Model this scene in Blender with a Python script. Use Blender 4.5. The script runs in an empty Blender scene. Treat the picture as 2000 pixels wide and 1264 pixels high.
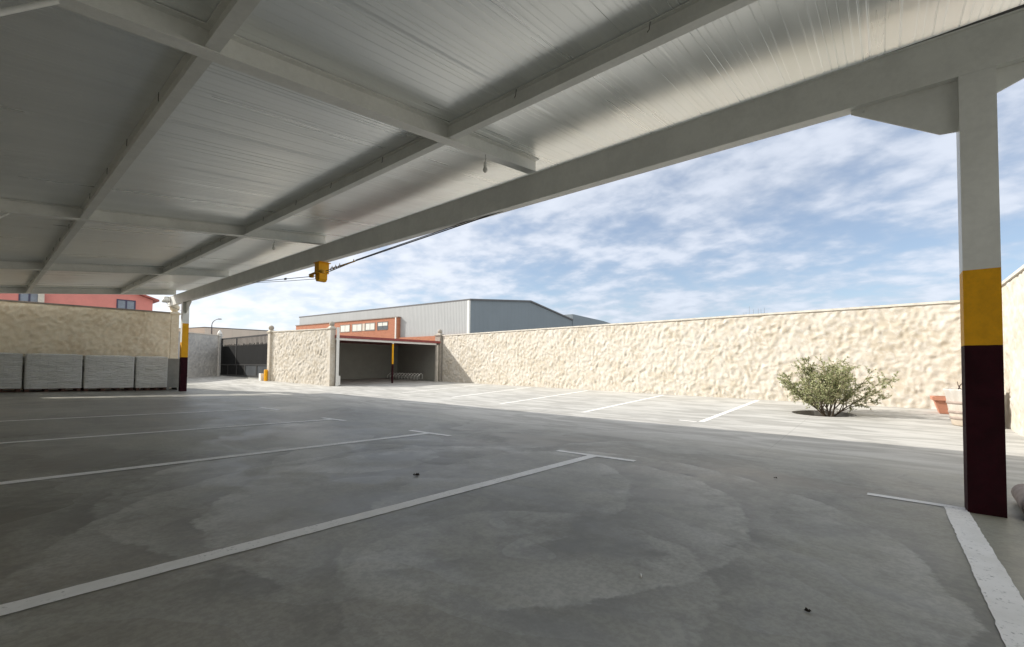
import bpy, bmesh, math, random
import numpy as np
from mathutils import Vector, Matrix
random.seed(7); rng = np.random.default_rng(11)
S = bpy.context.scene; COL = S.collection
R_ = math.radians

# ------------------------------------------------------------------ camera, sky, sun, exposure
YAW, PITCH, ROLL = 0.8746, 0.0327, 0.0107
cy, sy, cp, sp = math.cos(YAW), math.sin(YAW), math.cos(PITCH), math.sin(PITCH)
Fv = Vector((sy*cp, cy*cp, sp)); Rv = Vector((cy, -sy, 0)); Uv = Rv.cross(Fv)
R2 = Rv*math.cos(ROLL) + Uv*math.sin(ROLL); U2 = -Rv*math.sin(ROLL) + Uv*math.cos(ROLL)
cd = bpy.data.cameras.new("camera"); cam = bpy.data.objects.new("camera", cd); COL.objects.link(cam)
M = Matrix((R2, U2, -Fv)).transposed().to_4x4(); M.translation = Vector((0, 0, 1.1)); cam.matrix_world = M
cd.sensor_width = 36; cd.lens = 876.22/2000*36; cd.shift_y = 58.8/2000; cd.clip_start = 0.05; cd.clip_end = 5000
S.camera = cam

LDIR = Vector((0.76, -1.34, -1.0)).normalized()
SUN_ELEV = math.asin(-LDIR.z); SUN_ROT = math.atan2(-LDIR.x, -LDIR.y)
sl = bpy.data.lights.new("sun", 'SUN'); sl.energy = 2.6; sl.angle = R_(0.6); sl.color = (1, .95, .87)
so = bpy.data.objects.new("sun", sl); COL.objects.link(so)
so.rotation_euler = LDIR.to_track_quat('-Z', 'Y').to_euler()

S.view_settings.view_transform = 'Standard'; S.view_settings.look = 'None'
S.view_settings.gamma = 1; S.view_settings.exposure = 1.04
S.cycles.max_bounces = 10; S.cycles.diffuse_bounces = 6

W = bpy.data.worlds.new("World"); S.world = W; W.use_nodes = True

class NT:
    """small helper for node trees"""
    def __init__(s, tree): s.t = tree; s.n = tree.nodes; s.l = tree.links
    def add(s, kind, _ins=None, **props):
        nd = s.n.new(kind)
        for k, v in props.items(): setattr(nd, k, v)
        if _ins:
            for k, v in _ins.items():
                if isinstance(v, bpy.types.NodeSocket): s.l.new(v, nd.inputs[k])
                else: nd.inputs[k].default_value = v
        return nd
    def math(s, op, a, b=0.0, c=None, clamp=False):
        ins = {0: a, 1: b}
        if c is not None: ins[2] = c
        return s.add('ShaderNodeMath', ins, operation=op, use_clamp=clamp).outputs[0]
    def noise(s, vec, scale, detail=4, rough=.5, dist=0., lac=2.):
        return s.add('ShaderNodeTexNoise', {'Vector': vec, 'Scale': scale, 'Detail': detail, 'Roughness': rough, 'Distortion': dist, 'Lacunarity': lac}).outputs['Fac']
    def ramp(s, f, a, b, lo=0., hi=1., smooth=True):
        return s.add('ShaderNodeMapRange', {'Value': f, 'From Min': a, 'From Max': b, 'To Min': lo, 'To Max': hi},
                     interpolation_type='SMOOTHSTEP' if smooth else 'LINEAR').outputs[0]
    def mix(s, f, a, b, mode='MIX'):
        nd = s.n.new('ShaderNodeMix'); nd.data_type = 'RGBA'; nd.blend_type = mode
        for i, v in ((0, f), (6, a), (7, b)):
            if isinstance(v, bpy.types.NodeSocket): s.l.new(v, nd.inputs[i])
            else: nd.inputs[i].default_value = (*v, 1) if isinstance(v, tuple) and len(v) == 3 else v
        return nd.outputs[2]
    def vec(s, v, scale=(1, 1, 1), loc=(0, 0, 0), rot=(0, 0, 0)):
        return s.add('ShaderNodeMapping', {'Vector': v, 'Scale': scale, 'Location': loc, 'Rotation': rot}).outputs[0]

def build_world():
    t = NT(W.node_tree); t.n.clear()
    sky = t.add('ShaderNodeTexSky', sky_type='NISHITA', sun_disc=False, sun_elevation=SUN_ELEV, sun_rotation=SUN_ROT,
                altitude=600, air_density=1.0, dust_density=.8, ozone_density=1.6).outputs[0]
    d = t.add('ShaderNodeTexCoord').outputs['Generated']
    sep = t.add('ShaderNodeSeparateXYZ', {0: d})
    z = t.math('ADD', t.math('MAXIMUM', sep.outputs[2], 0.0), 0.22)
    px = t.math('DIVIDE', sep.outputs[0], z); py = t.math('DIVIDE', sep.outputs[1], z)
    p = t.add('ShaderNodeCombineXYZ', {0: px, 1: py}).outputs[0]
    pr = t.vec(p, scale=(1.35, 1.15, 1), rot=(0, 0, R_(25)))
    big = t.noise(pr, .6, 2, .5, .2)
    med = t.noise(pr, 2.7, 4, .5, .05)
    fine = t.noise(pr, 8.0, 5, .55, .15)
    comb = t.math('ADD', t.math('MULTIPLY', big, .55), t.math('ADD', t.math('MULTIPLY', med, .72), t.math('MULTIPLY', fine, .34)))
    # more cover towards the sun's side (left of the frame), clearer to the south-east
    side = t.math('ADD', t.math('MULTIPLY', sep.outputs[0], -.42), t.math('MULTIPLY', sep.outputs[1], .42))
    comb = t.math('ADD', comb, t.math('MULTIPLY', side, .20))
    mask = t.ramp(comb, .555, .85)
    # thin bright veil at the horizon
    hz = t.ramp(sep.outputs[2], .0, .22, 1, 0)
    warm = t.ramp(side, -.25, .45)
    mask = t.math('MAXIMUM', mask, t.math('MULTIPLY', hz, t.math('ADD', .12, t.math('MULTIPLY', warm, .35))))
    shade = t.ramp(t.math('ADD', t.math('MULTIPLY', med, .6), t.math('MULTIPLY', fine, .4)), .38, .66)
    c_lo = t.mix(warm, (3.3, 3.65, 4.3), (5.0, 5.25, 5.7))
    c_hi = t.mix(warm, (4.5, 4.8, 5.4), (6.4, 6.5, 6.7))
    cc = t.mix(shade, c_lo, c_hi)
    # bright cloud added out of view, away from the yard (south-west), to fill shade
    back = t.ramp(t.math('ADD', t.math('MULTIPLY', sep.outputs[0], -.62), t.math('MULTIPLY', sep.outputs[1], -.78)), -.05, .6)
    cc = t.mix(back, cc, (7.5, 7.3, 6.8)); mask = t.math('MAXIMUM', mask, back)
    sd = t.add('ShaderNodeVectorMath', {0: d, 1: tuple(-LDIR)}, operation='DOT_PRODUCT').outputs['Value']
    aur = t.ramp(sd, .74, .97)                       # unseen cloud round the sun, brightness added to lift the shade
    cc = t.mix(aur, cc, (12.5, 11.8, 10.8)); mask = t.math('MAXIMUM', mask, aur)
    skyb = t.mix(.2, t.mix(1.0, sky, (.80, .80, .80), 'MULTIPLY'), (4.6, 4.9, 5.4))
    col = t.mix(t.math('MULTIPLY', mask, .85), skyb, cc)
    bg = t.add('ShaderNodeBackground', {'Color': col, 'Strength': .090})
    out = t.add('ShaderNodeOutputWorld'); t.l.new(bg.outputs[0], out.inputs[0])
build_world()

# ------------------------------------------------------------------ materials
MAT = {}
def mat(name, color, rough=.7, metal=0., fn=None, spec=.5):
    if name in MAT: return MAT[name]
    m = bpy.data.materials.new(name); m.use_nodes = True
    b = m.node_tree.nodes['Principled BSDF']
    b.inputs['Base Color'].default_value = (*color, 1); b.inputs['Roughness'].default_value = rough
    b.inputs['Metallic'].default_value = metal; b.inputs['Specular IOR Level'].default_value = spec
    if fn: fn(NT(m.node_tree), b)
    MAT[name] = m; return m
def obc(t): return t.add('ShaderNodeTexCoord').outputs['Object']
def geo(t): return t.add('ShaderNodeNewGeometry').outputs['Position']

def painted(c, dirt=.12, scale=3., bump=.02):
    """paint with faint mottling, dust and orange-peel"""
    def f(t, b):
        v = geo(t)
        n = t.noise(v, scale, 6, .6); n2 = t.noise(v, scale*9, 3, .6)
        k = t.math('ADD', t.math('MULTIPLY', n, .7), t.math('MULTIPLY', n2, .3))
        dk = tuple(x*(1-dirt*2) for x in c)
        col = t.mix(t.ramp(k, .35, .65), dk, c)
        t.l.new(col, b.inputs['Base Color'])
        t.l.new(t.ramp(n2, .3, .7, b.inputs['Roughness'].default_value-.06, b.inputs['Roughness'].default_value+.08), b.inputs['Roughness'])
        bp = t.add('ShaderNodeBump', {'Strength': bump*4, 'Distance': .01, 'Height': n2}); t.l.new(bp.outputs[0], b.inputs['Normal'])
    return f

def concrete(t, b):
    v = geo(t)
    vw = t.add('ShaderNodeVectorMath', {0: v, 1: t.add('ShaderNodeVectorMath', {0: t.add('ShaderNodeTexNoise', {'Vector': v, 'Scale': .45, 'Detail': 3}).outputs['Color'], 'Scale': 2.6}, operation='SCALE').outputs[0]}, operation='ADD').outputs[0]
    n1 = t.noise(vw, .35, 5, .55, .4)
    n2 = t.noise(t.vec(vw, scale=(1, .45, 1), rot=(0, 0, .5)), 1.3, 6, .6, .6)
    n3 = t.noise(v, 9, 6, .65)
    n4 = t.noise(v, 90, 3, .6)
    # trowel sweeps: one-sided contours of a slow noise
    sw = t.math('FRACT', t.math('MULTIPLY', t.noise(t.vec(vw, loc=(7, 3, 0)), .26, 1.5, .35, .2), 11.))
    swm = t.ramp(t.noise(t.vec(v, loc=(3, 9, 0)), .3, 2, .5), .40, .58)
    sw = t.math('MULTIPLY', t.math('POWER', sw, 1.8), swm)
    k = t.math('ADD', t.math('MULTIPLY', n1, .5), t.math('ADD', t.math('MULTIPLY', n2, .42), t.math('MULTIPLY', n3, .16)))
    base = t.mix(t.ramp(k, .46, .61), (.15, .148, .12), (.35, .344, .295))
    base = t.mix(t.math('MULTIPLY', t.ramp(n1, .5, .68), .35), base, (.26, .25, .165))      # greenish-brown damp tone
    base = t.mix(t.math('MULTIPLY', t.ramp(t.noise(t.vec(v, loc=(30, 5, 0)), .5, 3, .5, .5), .55, .7), .25), base, (.34, .28, .235))
    base = t.mix(t.math('MULTIPLY', sw, .35), base, (.47, .465, .43))
    # power-trowel crescents: pale just inside the sweep, dark just outside
    sp0 = t.add('ShaderNodeSeparateXYZ', {0: v}); wob = t.math('MULTIPLY', t.math('SUBTRACT', t.noise(v, 1.6, 8, .68), .5), .42)
    fade = t.ramp(t.noise(t.vec(v, loc=(11, 4, 0)), 1.5, 6, .7), .40, .62)
    for (cx, cyy, r, wd, am) in ((3.0, 4.1, 2.42, .45, .75), (3.2, 3.0, 2.25, .55, .8), (2.9, 2.6, 2.86, .5, .7), (2.1, 1.6, .98, .4, .5), (3.2, 5.2, .98, .35, .6), (2.2, 7.6, 2.3, .5, .5), (4.6, .2, 3.9, .6, .5)):
        dd = t.math('ADD', t.math('SQRT', t.math('ADD', t.math('POWER', t.math('SUBTRACT', sp0.outputs[0], cx), 2.0), t.math('POWER', t.math('SUBTRACT', sp0.outputs[1], cyy), 2.0))), wob)
        ins = t.math('MULTIPLY', t.ramp(dd, r-wd, r, smooth=False), t.ramp(dd, r-.01, r+.03, 1, 0))
        outs = t.math('MULTIPLY', t.ramp(dd, r, r+wd*.8, 1, 0), t.ramp(dd, r-.01, r+.03))
        base = t.mix(t.math('MULTIPLY', t.math('MULTIPLY', ins, fade), am*1.15), base, (.47, .465, .42))
        base = t.mix(t.math('MULTIPLY', t.math('MULTIPLY', outs, fade), am*.9), base, (.16, .158, .138))
    grain = t.noise(t.vec(v, scale=(1, 1, 1)), 30, 5, .7)
    base = t.mix(t.ramp(grain, .40, .60, 0, .30), base, (.155, .153, .135))
    blot = t.noise(t.vec(v, scale=(1, .6, 1), loc=(2, 8, 0)), 3.2, 6, .68, .4)
    base = t.mix(t.ramp(blot, .5, .66, 0, .35), base, (.20, .195, .165))
    base = t.mix(t.ramp(n4, .62, .75, 0, .2), base, (.2, .195, .18))
    # sunlight painted as a paler tone on the yard slab (X beyond the canopy)
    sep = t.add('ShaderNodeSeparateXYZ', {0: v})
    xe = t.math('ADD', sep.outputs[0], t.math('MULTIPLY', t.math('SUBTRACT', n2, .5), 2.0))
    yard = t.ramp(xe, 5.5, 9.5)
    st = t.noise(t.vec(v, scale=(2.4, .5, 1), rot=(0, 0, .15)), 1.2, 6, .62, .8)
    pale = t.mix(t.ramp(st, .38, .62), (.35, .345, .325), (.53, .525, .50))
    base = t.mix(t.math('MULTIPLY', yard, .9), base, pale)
    # saw-cut joints every 5 m
    def joint(c, off, per):
        f = t.math('ABSOLUTE', t.math('SUBTRACT', t.math('FRACT', t.math('DIVIDE', t.math('ADD', c, off), per)), .5))
        return t.math('LESS_THAN', f, .005/per*1.0)
    j = t.math('MAXIMUM', joint(sep.outputs[1], 1.09+100, 5.0), joint(sep.outputs[0], -.1+102.5, 5.2))
    base = t.mix(t.math('MULTIPLY', t.math('MULTIPLY', j, yard), .35), base, (.12, .12, .115))
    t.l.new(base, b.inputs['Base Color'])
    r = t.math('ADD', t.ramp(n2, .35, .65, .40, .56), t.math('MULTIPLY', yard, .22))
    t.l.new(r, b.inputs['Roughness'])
    hgt = t.math('ADD', t.math('MULTIPLY', n3, .6), t.math('ADD', t.math('MULTIPLY', n4, .25), t.math('MULTIPLY', j, -1.5)))
    bp = t.add('ShaderNodeBump', {'Strength': .25, 'Distance': .006, 'Height': hgt}); t.l.new(bp.outputs[0], b.inputs['Normal'])

def relief(c1, c2, c3):
    def f(t, b):
        v = geo(t)
        n = t.noise(v, 1.1, 5, .6, .5); n2 = t.noise(v, 6, 5, .65, .6); n3 = t.noise(v, 45, 4, .6)
        col = t.mix(t.ramp(n, .38, .62), c1, c2)
        col = t.mix(t.math('MULTIPLY', t.ramp(n2, .42, .66), .7), col, c3)
        t.l.new(col, b.inputs['Base Color'])
        h = t.math('ADD', t.math('MULTIPLY', n2, .8), t.math('MULTIPLY', n3, .25))
        bp = t.add('ShaderNodeBump', {'Strength': .55, 'Distance': .02, 'Height': h}); t.l.new(bp.outputs[0], b.inputs['Normal'])
    return f

def lines_paint(t, b):
    v = geo(t)
    n = t.noise(v, 38, 5, .7); n2 = t.noise(v, 3.5, 4, .6)
    worn = t.math('MULTIPLY', t.ramp(n, .56, .66), t.ramp(n2, .36, .62))
    col = t.mix(t.ramp(n2, .3, .7), (.82, .81, .77), (.93, .92, .89))
    col = t.mix(worn, col, (.45, .45, .43))
    t.l.new(col, b.inputs['Base Color'])

def panel_mat(t, b):
    v = geo(t)
    st = t.noise(t.vec(v, scale=(.35, 14, 1)), 1.0, 4, .6)
    st2 = t.noise(t.vec(v, scale=(.12, 3.2, 1)), 1.0, 3, .6)
    col = t.mix(t.ramp(st2, .35, .65), (.85, .87, .86), (.90, .92, .91))
    t.l.new(col, b.inputs['Base Color'])
    t.l.new(t.ramp(st2, .3, .7, .27, .34), b.inputs['Roughness'])

def wrap_mat(t, b):
    v = geo(t)
    br = t.add('ShaderNodeTexBrick', {'Vector': t.add('ShaderNodeCombineXYZ', {0: t.add('ShaderNodeSeparateXYZ', {0: v}).outputs[0], 1: t.add('ShaderNodeSeparateXYZ', {0: v}).outputs[2]}).outputs[0], 'Color1': (.82, .83, .77, 1), 'Color2': (.88, .885, .83, 1), 'Mortar': (.64, .64, .60, 1),
                'Scale': 1.0, 'Mortar Size': .006, 'Brick Width': .42, 'Row Height': .2, 'Mortar Smooth': .4})
    fold = t.noise(t.vec(v, scale=(1.0, 1, 7), rot=(0, .05, 0)), 2.4, 6, .7, .9)
    fold2 = t.noise(t.vec(v, scale=(1.4, 1, 22), rot=(0, -.06, 0)), 1.7, 4, .65, 1.0)
    h = t.math('ADD', t.math('MULTIPLY', fold, .7), t.math('MULTIPLY', fold2, .5))
    col = t.mix(t.ramp(h, .54, .72, 0, .8), br.outputs[0], (.96, .96, .94))  # whitish creases, with the film's highlights painted into the colour
    t.l.new(col, b.inputs['Base Color'])
    b.inputs['Coat Weight'].default_value = 1.0; b.inputs['Coat Roughness'].default_value = .18
    bp = t.add('ShaderNodeBump', {'Strength': 1.0, 'Distance': .12, 'Height': h}); t.l.new(bp.outputs[0], b.inputs['Normal'])
    t.l.new(bp.outputs[0], b.inputs['Coat Normal'])

def bricks(t, b):
    v = geo(t)
    br = t.add('ShaderNodeTexBrick', {'Vector': t.add('ShaderNodeCombineXYZ', {0: t.add('ShaderNodeSeparateXYZ', {0: v}).outputs[1], 1: t.add('ShaderNodeSeparateXYZ', {0: v}).outputs[2]}).outputs[0], 'Color1': (.34, .115, .055, 1), 'Color2': (.43, .165, .085, 1), 'Mortar': (.33, .22, .16, 1),
                'Scale': 1.0, 'Mortar Size': .012, 'Brick Width': .5, 'Row Height': .14, 'Mortar Smooth': .3})
    col = t.mix(t.ramp(t.noise(v, .5, 4, .6), .35, .65, 0, .35), br.outputs[0], (.40, .15, .09))
    t.l.new(col, b.inputs['Base Color'])

def corrug(axis, c, per=.33):
    def f(t, b):
        v = geo(t); s = t.add('ShaderNodeSeparateXYZ', {0: v}).outputs[axis]
        w = t.math('SINE', t.math('MULTIPLY', s, 6.283/per))
        big = t.math('LESS_THAN', t.math('FRACT', t.math('DIVIDE', s, 1.1)), .05)
        col = t.mix(t.math('MULTIPLY', big, .25), c, tuple(x*.5 for x in c))
        col = t.mix(t.ramp(t.noise(v, .25, 4, .6), .35, .65, 0, .18), col, tuple(x*.7 for x in c))
        t.l.new(col, b.inputs['Base Color'])
        bp = t.add('ShaderNodeBump', {'Strength': .5, 'Distance': .03, 'Height': w}); t.l.new(bp.outputs[0], b.inputs['Normal'])
    return f

CREAM = relief((.49, .435, .35), (.56, .515, .445), (.62, .595, .55))
TAN = relief((.70, .59, .43), (.80, .70, .53), (.85, .78, .63))
GREYW = relief((.40, .395, .39), (.50, .49, .47), (.56, .55, .53))
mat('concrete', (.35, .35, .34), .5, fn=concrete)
mat('road_paint', (.7, .7, .66), .6, fn=lines_paint)
mat('old_paint', (.6, .6, .57), .7, fn=painted((.84, .83, .80), .06, 9))
mat('soil', (.055, .042, .03), .95, fn=painted((.06, .045, .032), .25, 12, .3))
mat('field', (.25, .23, .17), .95, fn=painted((.25, .23, .17), .2, .2))
mat('steel_white', (.74, .735, .685), .45, fn=painted((.82, .825, .79), .06, 2.5))
mat('panel', (.56, .56, .54), .32, .55, fn=panel_mat)
mat('panel_top', (.45, .16, .12), .6, fn=painted((.38, .10, .08), .1))
mat('yellow', (.80, .43, .01), .6, spec=.3, fn=painted((.88, .43, .008), .09, 5))
mat('yellow_dark', (.62, .34, .02), .5, fn=painted((.70, .36, .012), .12, 9))
mat('maroon', (.075, .012, .025), .75, spec=.15, fn=painted((.036, .005, .010), .2, 5))
mat('cream_stone', (.7, .6, .47), .85, fn=CREAM)
mat('tan_stone', (.45, .37, .25), .85, fn=TAN)
mat('grey_stone', (.48, .47, .45), .85, fn=GREYW)
mat('coping', (.62, .58, .52), .8, fn=painted((.66, .62, .55), .12, 4))
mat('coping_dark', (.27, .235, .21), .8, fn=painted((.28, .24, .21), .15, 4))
mat('pillar_stone', (.42, .39, .34), .85, fn=painted((.45, .41, .355), .14, 8, .3))
mat('black_metal', (.018, .018, .02), .6, fn=painted((.010, .010, .011), .1, 5))
mat('black_sheet', (.028, .029, .031), .9, spec=.12, fn=painted((.011, .0115, .0125), .15, 3))
mat('gate_glass', (.10, .115, .13), .5, spec=.3, fn=painted((.055, .062, .07), .12, 2))
mat('shed_panel', (.21, .215, .195), .6, fn=painted((.30, .305, .275), .06, 1.5))
mat('red_trim', (.24, .04, .035), .5, fn=painted((.25, .045, .04), .1, 5))
mat('white_paint', (.72, .72, .70), .5, fn=painted((.74, .74, .72), .05, 4))
mat('wood_pallet', (.10, .05, .035), .85, fn=painted((.11, .055, .04), .2, 8))
mat('wrap', (.45, .45, .42), .45, fn=wrap_mat)
mat('block_grey', (.27, .27, .25), .85, fn=painted((.28, .28, .255), .1, 5))
mat('cable', (.09, .085, .085), .5, .3)
mat('bulb_glass', (.75, .75, .70), .15, fn=painted((.7, .7, .66), .05, 10))
mat('brick', (.5, .2, .1), .85, fn=bricks)
mat('clad_lit', (.52, .53, .53), .5, fn=corrug(1, (.36, .375, .385)))
mat('clad_shaded', (.20, .235, .26), .5, fn=corrug(0, (.17, .205, .235)))  # shade on the hall's gable side put into this darker cladding colour
mat('clad_far', (.45, .42, .38), .6, fn=corrug(1, (.45, .42, .38), 1.0))
mat('clad_tan', (.45, .37, .30), .6, fn=painted((.47, .39, .32), .06, .5))
mat('trim_dark', (.10, .10, .105), .5, fn=painted((.10, .10, .105), .1, 2))
mat('pink_wall', (.62, .20, .16), .85, fn=painted((.66, .25, .22), .06, .8, .1))
mat('navy_frame', (.035, .035, .09), .4, fn=painted((.035, .035, .09), .1))
mat('win_glass', (.10, .13, .18), .12, fn=painted((.16, .20, .27), .15, .8), spec=.8)
mat('blind', (.62, .62, .58), .7, fn=painted((.66, .66, .62), .06, 3))
mat('glass_dark', (.05, .06, .07), .1, fn=painted((.07, .085, .10), .15, 1.5), spec=.8)
mat('terracotta', (.50, .16, .085), .75, fn=painted((.50, .225, .145), .08, 6))
mat('bark', (.17, .13, .09), .9, fn=painted((.18, .14, .10), .2, 20, .3))
mat('rust_wood', (.11, .03, .02), .85, fn=painted((.05, .014, .009), .25, 25, .3))
mat('dry_leaf', (.03, .022, .015), .9, fn=painted((.035, .025, .016), .2, 60))
mat('paper', (.75, .75, .72), .8, fn=painted((.78, .78, .75), .03, 40))
def pot_mat(t, b):
    v = geo(t); s = t.add('ShaderNodeSeparateXYZ', {0: v}).outputs[2]
    n = t.noise(t.vec(v, scale=(5, 5, 1.2)), 2, 5, .6)
    k = t.ramp(s, .1, .85, smooth=False)
    col = t.mix(k, (.50, .43, .35), (.54, .54, .52))
    col = t.mix(t.ramp(n, .4, .68, 0, .5), col, (.36, .31, .26))
    t.l.new(col, b.inputs['Base Color'])
mat('tub', (.5, .45, .38), .75, fn=pot_mat)
mat('tub_band', (.30, .24, .20), .7, fn=painted((.36, .29, .25), .15, 9))
def leaf_mat(t, b):
    oi = t.add('ShaderNodeNewGeometry').outputs['Random Per Island']
    c = t.mix(oi, (.15, .19, .065), (.52, .53, .30))
    c = t.mix(t.math('GREATER_THAN', oi, .86), c, (.50, .43, .27))
    t.l.new(c, b.inputs['Base Color'])
mat('leaf', (.13, .15, .08), .6, fn=leaf_mat)

# ------------------------------------------------------------------ object helpers
def link(name, me, material=None, parent=None):
    o = bpy.data.objects.new(name, me); COL.objects.link(o)
    if material is not None:
        for m in (material if isinstance(material, (list, tuple)) else [material]): me.materials.append(MAT[m])
    if parent is not None: o.parent = parent; o.matrix_parent_inverse = parent.matrix_world.inverted() if False else Matrix.Translation(-Vector(parent.location)) if parent.type == 'EMPTY' and parent.rotation_euler.z == 0 else Matrix.Identity(4)
    return o
def thing(name, loc, label, cat, group=None):
    o = bpy.data.objects.new(name, None); COL.objects.link(o); o.location = loc
    o.empty_display_size = .2
    return tag(o, label, cat, group)
def tag(o, label, cat, group=None, kind=None):
    o['label'] = label; o['category'] = cat
    if group: o['group'] = group
    if kind: o['kind'] = kind
    return o

class MB:
    """collects polygons; all coordinates are world coordinates"""
    def __init__(s): s.v = []; s.f = []; s.mi = []; s.m = 0; s.sm = []
    def poly(s, pts, faces, smooth=False):
        b = len(s.v); s.v += [tuple(p) for p in pts]
        for f in faces: s.f.append(tuple(b+i for i in f)); s.mi.append(s.m); s.sm.append(smooth)
    def box(s, a, b):
        x0, y0, z0 = a; x1, y1, z1 = b
        s.poly([(x0,y0,z0),(x1,y0,z0),(x1,y1,z0),(x0,y1,z0),(x0,y0,z1),(x1,y0,z1),(x1,y1,z1),(x0,y1,z1)],
               [(0,3,2,1),(4,5,6,7),(0,1,5,4),(1,2,6,5),(2,3,7,6),(3,0,4,7)])
    def obox(s, o, ax, ay, az, a, b):
        """box in a local frame (origin o, axes ax ay az)"""
        o = Vector(o); q = MB(); q.box(a, b)
        s.poly([o + ax*p[0] + ay*p[1] + az*p[2] for p in q.v], q.f)
    def prism(s, pts, n):
        """closed prism: polygon pts swept by vector n"""
        k = len(pts); pts = [Vector(p) for p in pts]; n = Vector(n)
        s.poly(pts + [p+n for p in pts], [tuple(range(k))[::-1], tuple(range(k, 2*k))] + [(i, (i+1) % k, k+(i+1) % k, k+i) for i in range(k)])
    def tube(s, path, r, seg=8, r1=None, cap=True):
        path = [Vector(p) for p in path]; rings = []; n = len(path)
        for i, p in enumerate(path):
            d = (path[min(i+1, n-1)] - path[max(i-1, 0)]).normalized()
            u = d.cross(Vector((0, 0, 1)));
            if u.length < .05: u = d.cross(Vector((1, 0, 0)))
            u.normalize(); w = d.cross(u)
            rr = r if r1 is None else r + (r1-r)*i/(n-1)
            rings.append([p + (u*math.cos(a)+w*math.sin(a))*rr for a in [2*math.pi*k/seg for k in range(seg)]])
        b = len(s.v); pts = [q for rg in rings for q in rg]; fs = []
        for i in range(n-1):
            for k in range(seg):
                fs.append((i*seg+k, i*seg+(k+1) % seg, (i+1)*seg+(k+1) % seg, (i+1)*seg+k))
        s.poly(pts, fs, True)
        if cap: s.poly(rings[0], [tuple(range(seg))[::-1]]); s.poly(rings[-1], [tuple(range(seg))])
    def lathe(s, c, prof, seg=24):
        """prof: list of (radius, z) from bottom to top"""
        c = Vector(c); pts = []; fs = []
        for r, z in prof:
            for k in range(seg):
                a = 2*math.pi*k/seg; pts.append(c + Vector((r*math.cos(a), r*math.sin(a), z)))
        for i in range(len(prof)-1):
            for k in range(seg): fs.append((i*seg+k, i*seg+(k+1) % seg, (i+1)*seg+(k+1) % seg, (i+1)*seg+k))
        s.poly(pts, fs, True)
    def build(s, name, material, parent=None, bevel=0.):
        me = bpy.data.meshes.new(name); me.from_pydata(s.v, [], s.f)
        me.polygons.foreach_set('material_index', s.mi); me.polygons.foreach_set('use_smooth', s.sm)
        me.update()
        bm = bmesh.new(); bm.from_mesh(me)
        bmesh.ops.remove_doubles(bm, verts=bm.verts, dist=1e-5)
        bmesh.ops.recalc_face_normals(bm, faces=bm.faces)
        bm.to_mesh(me); bm.free()
        o = link(name, me, material, parent)
        if bevel > 0:
            m = o.modifiers.new('bevel', 'BEVEL'); m.width = bevel; m.segments = 2; m.limit_method = 'ANGLE'; m.angle_limit = R_(40)
        return o

X_, Y_, Z_ = Vector((1, 0, 0)), Vector((0, 1, 0)), Vector((0, 0, 1))
def AY(Y): return float(np.interp(Y, [6, 22, 30, 36], [0, .08, .28, .34]))
def G(X, Y): return -.0126*min(max(X, -6), 8) + .031*min(max(X-8, 0), 9) + AY(Y)

# numpy gradient noise for the stone relief
_perm = rng.permutation(512)
def pn(x, y, seed=0):
    xi = np.floor(x).astype(int); yi = np.floor(y).astype(int); xf = x-xi; yf = y-yi
    def g(ix, iy):
        h = _perm[(_perm[(ix+seed*37) & 511] + iy) & 511]*(2*np.pi/512); return np.cos(h), np.sin(h)
    u = xf*xf*xf*(xf*(xf*6-15)+10); w = yf*yf*yf*(yf*(yf*6-15)+10)
    def dt(ix, iy, fx, fy): a, b = g(ix, iy); return a*fx+b*fy
    n00 = dt(xi, yi, xf, yf); n10 = dt(xi+1, yi, xf-1, yf); n01 = dt(xi, yi+1, xf, yf-1); n11 = dt(xi+1, yi+1, xf-1, yf-1)
    return (n00*(1-u)+n10*u)*(1-w) + (n01*(1-u)+n11*u)*w
def stone_h(u, v, seed=0):
    wx = pn(u*1.6, v*1.6, seed+1)*.17 + pn(u*4.5, v*4.5, seed+5)*.07; wy = pn(u*1.6+9, v*1.6+4, seed+2)*.17
    U, V = u+wx, v+wy
    a = R_(52); p = U*math.cos(a)+V*math.sin(a); q = -U*math.sin(a)+V*math.cos(a)
    r1 = 1-np.abs(pn(p*2.9, q*5.6, seed+3))*2.2
    r2 = pn(p*6.5+5, q*8.5, seed+4)
    f = pn(U*2.1, V*2.1, seed+6)
    return r1*.018 + r2*.027 + f*.015 + pn(U*6.4, V*4.6, seed+8)*.028 + pn(U*12, V*10, seed+9)*.012 + pn(U*20, V*18, seed+7)*.007

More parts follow.
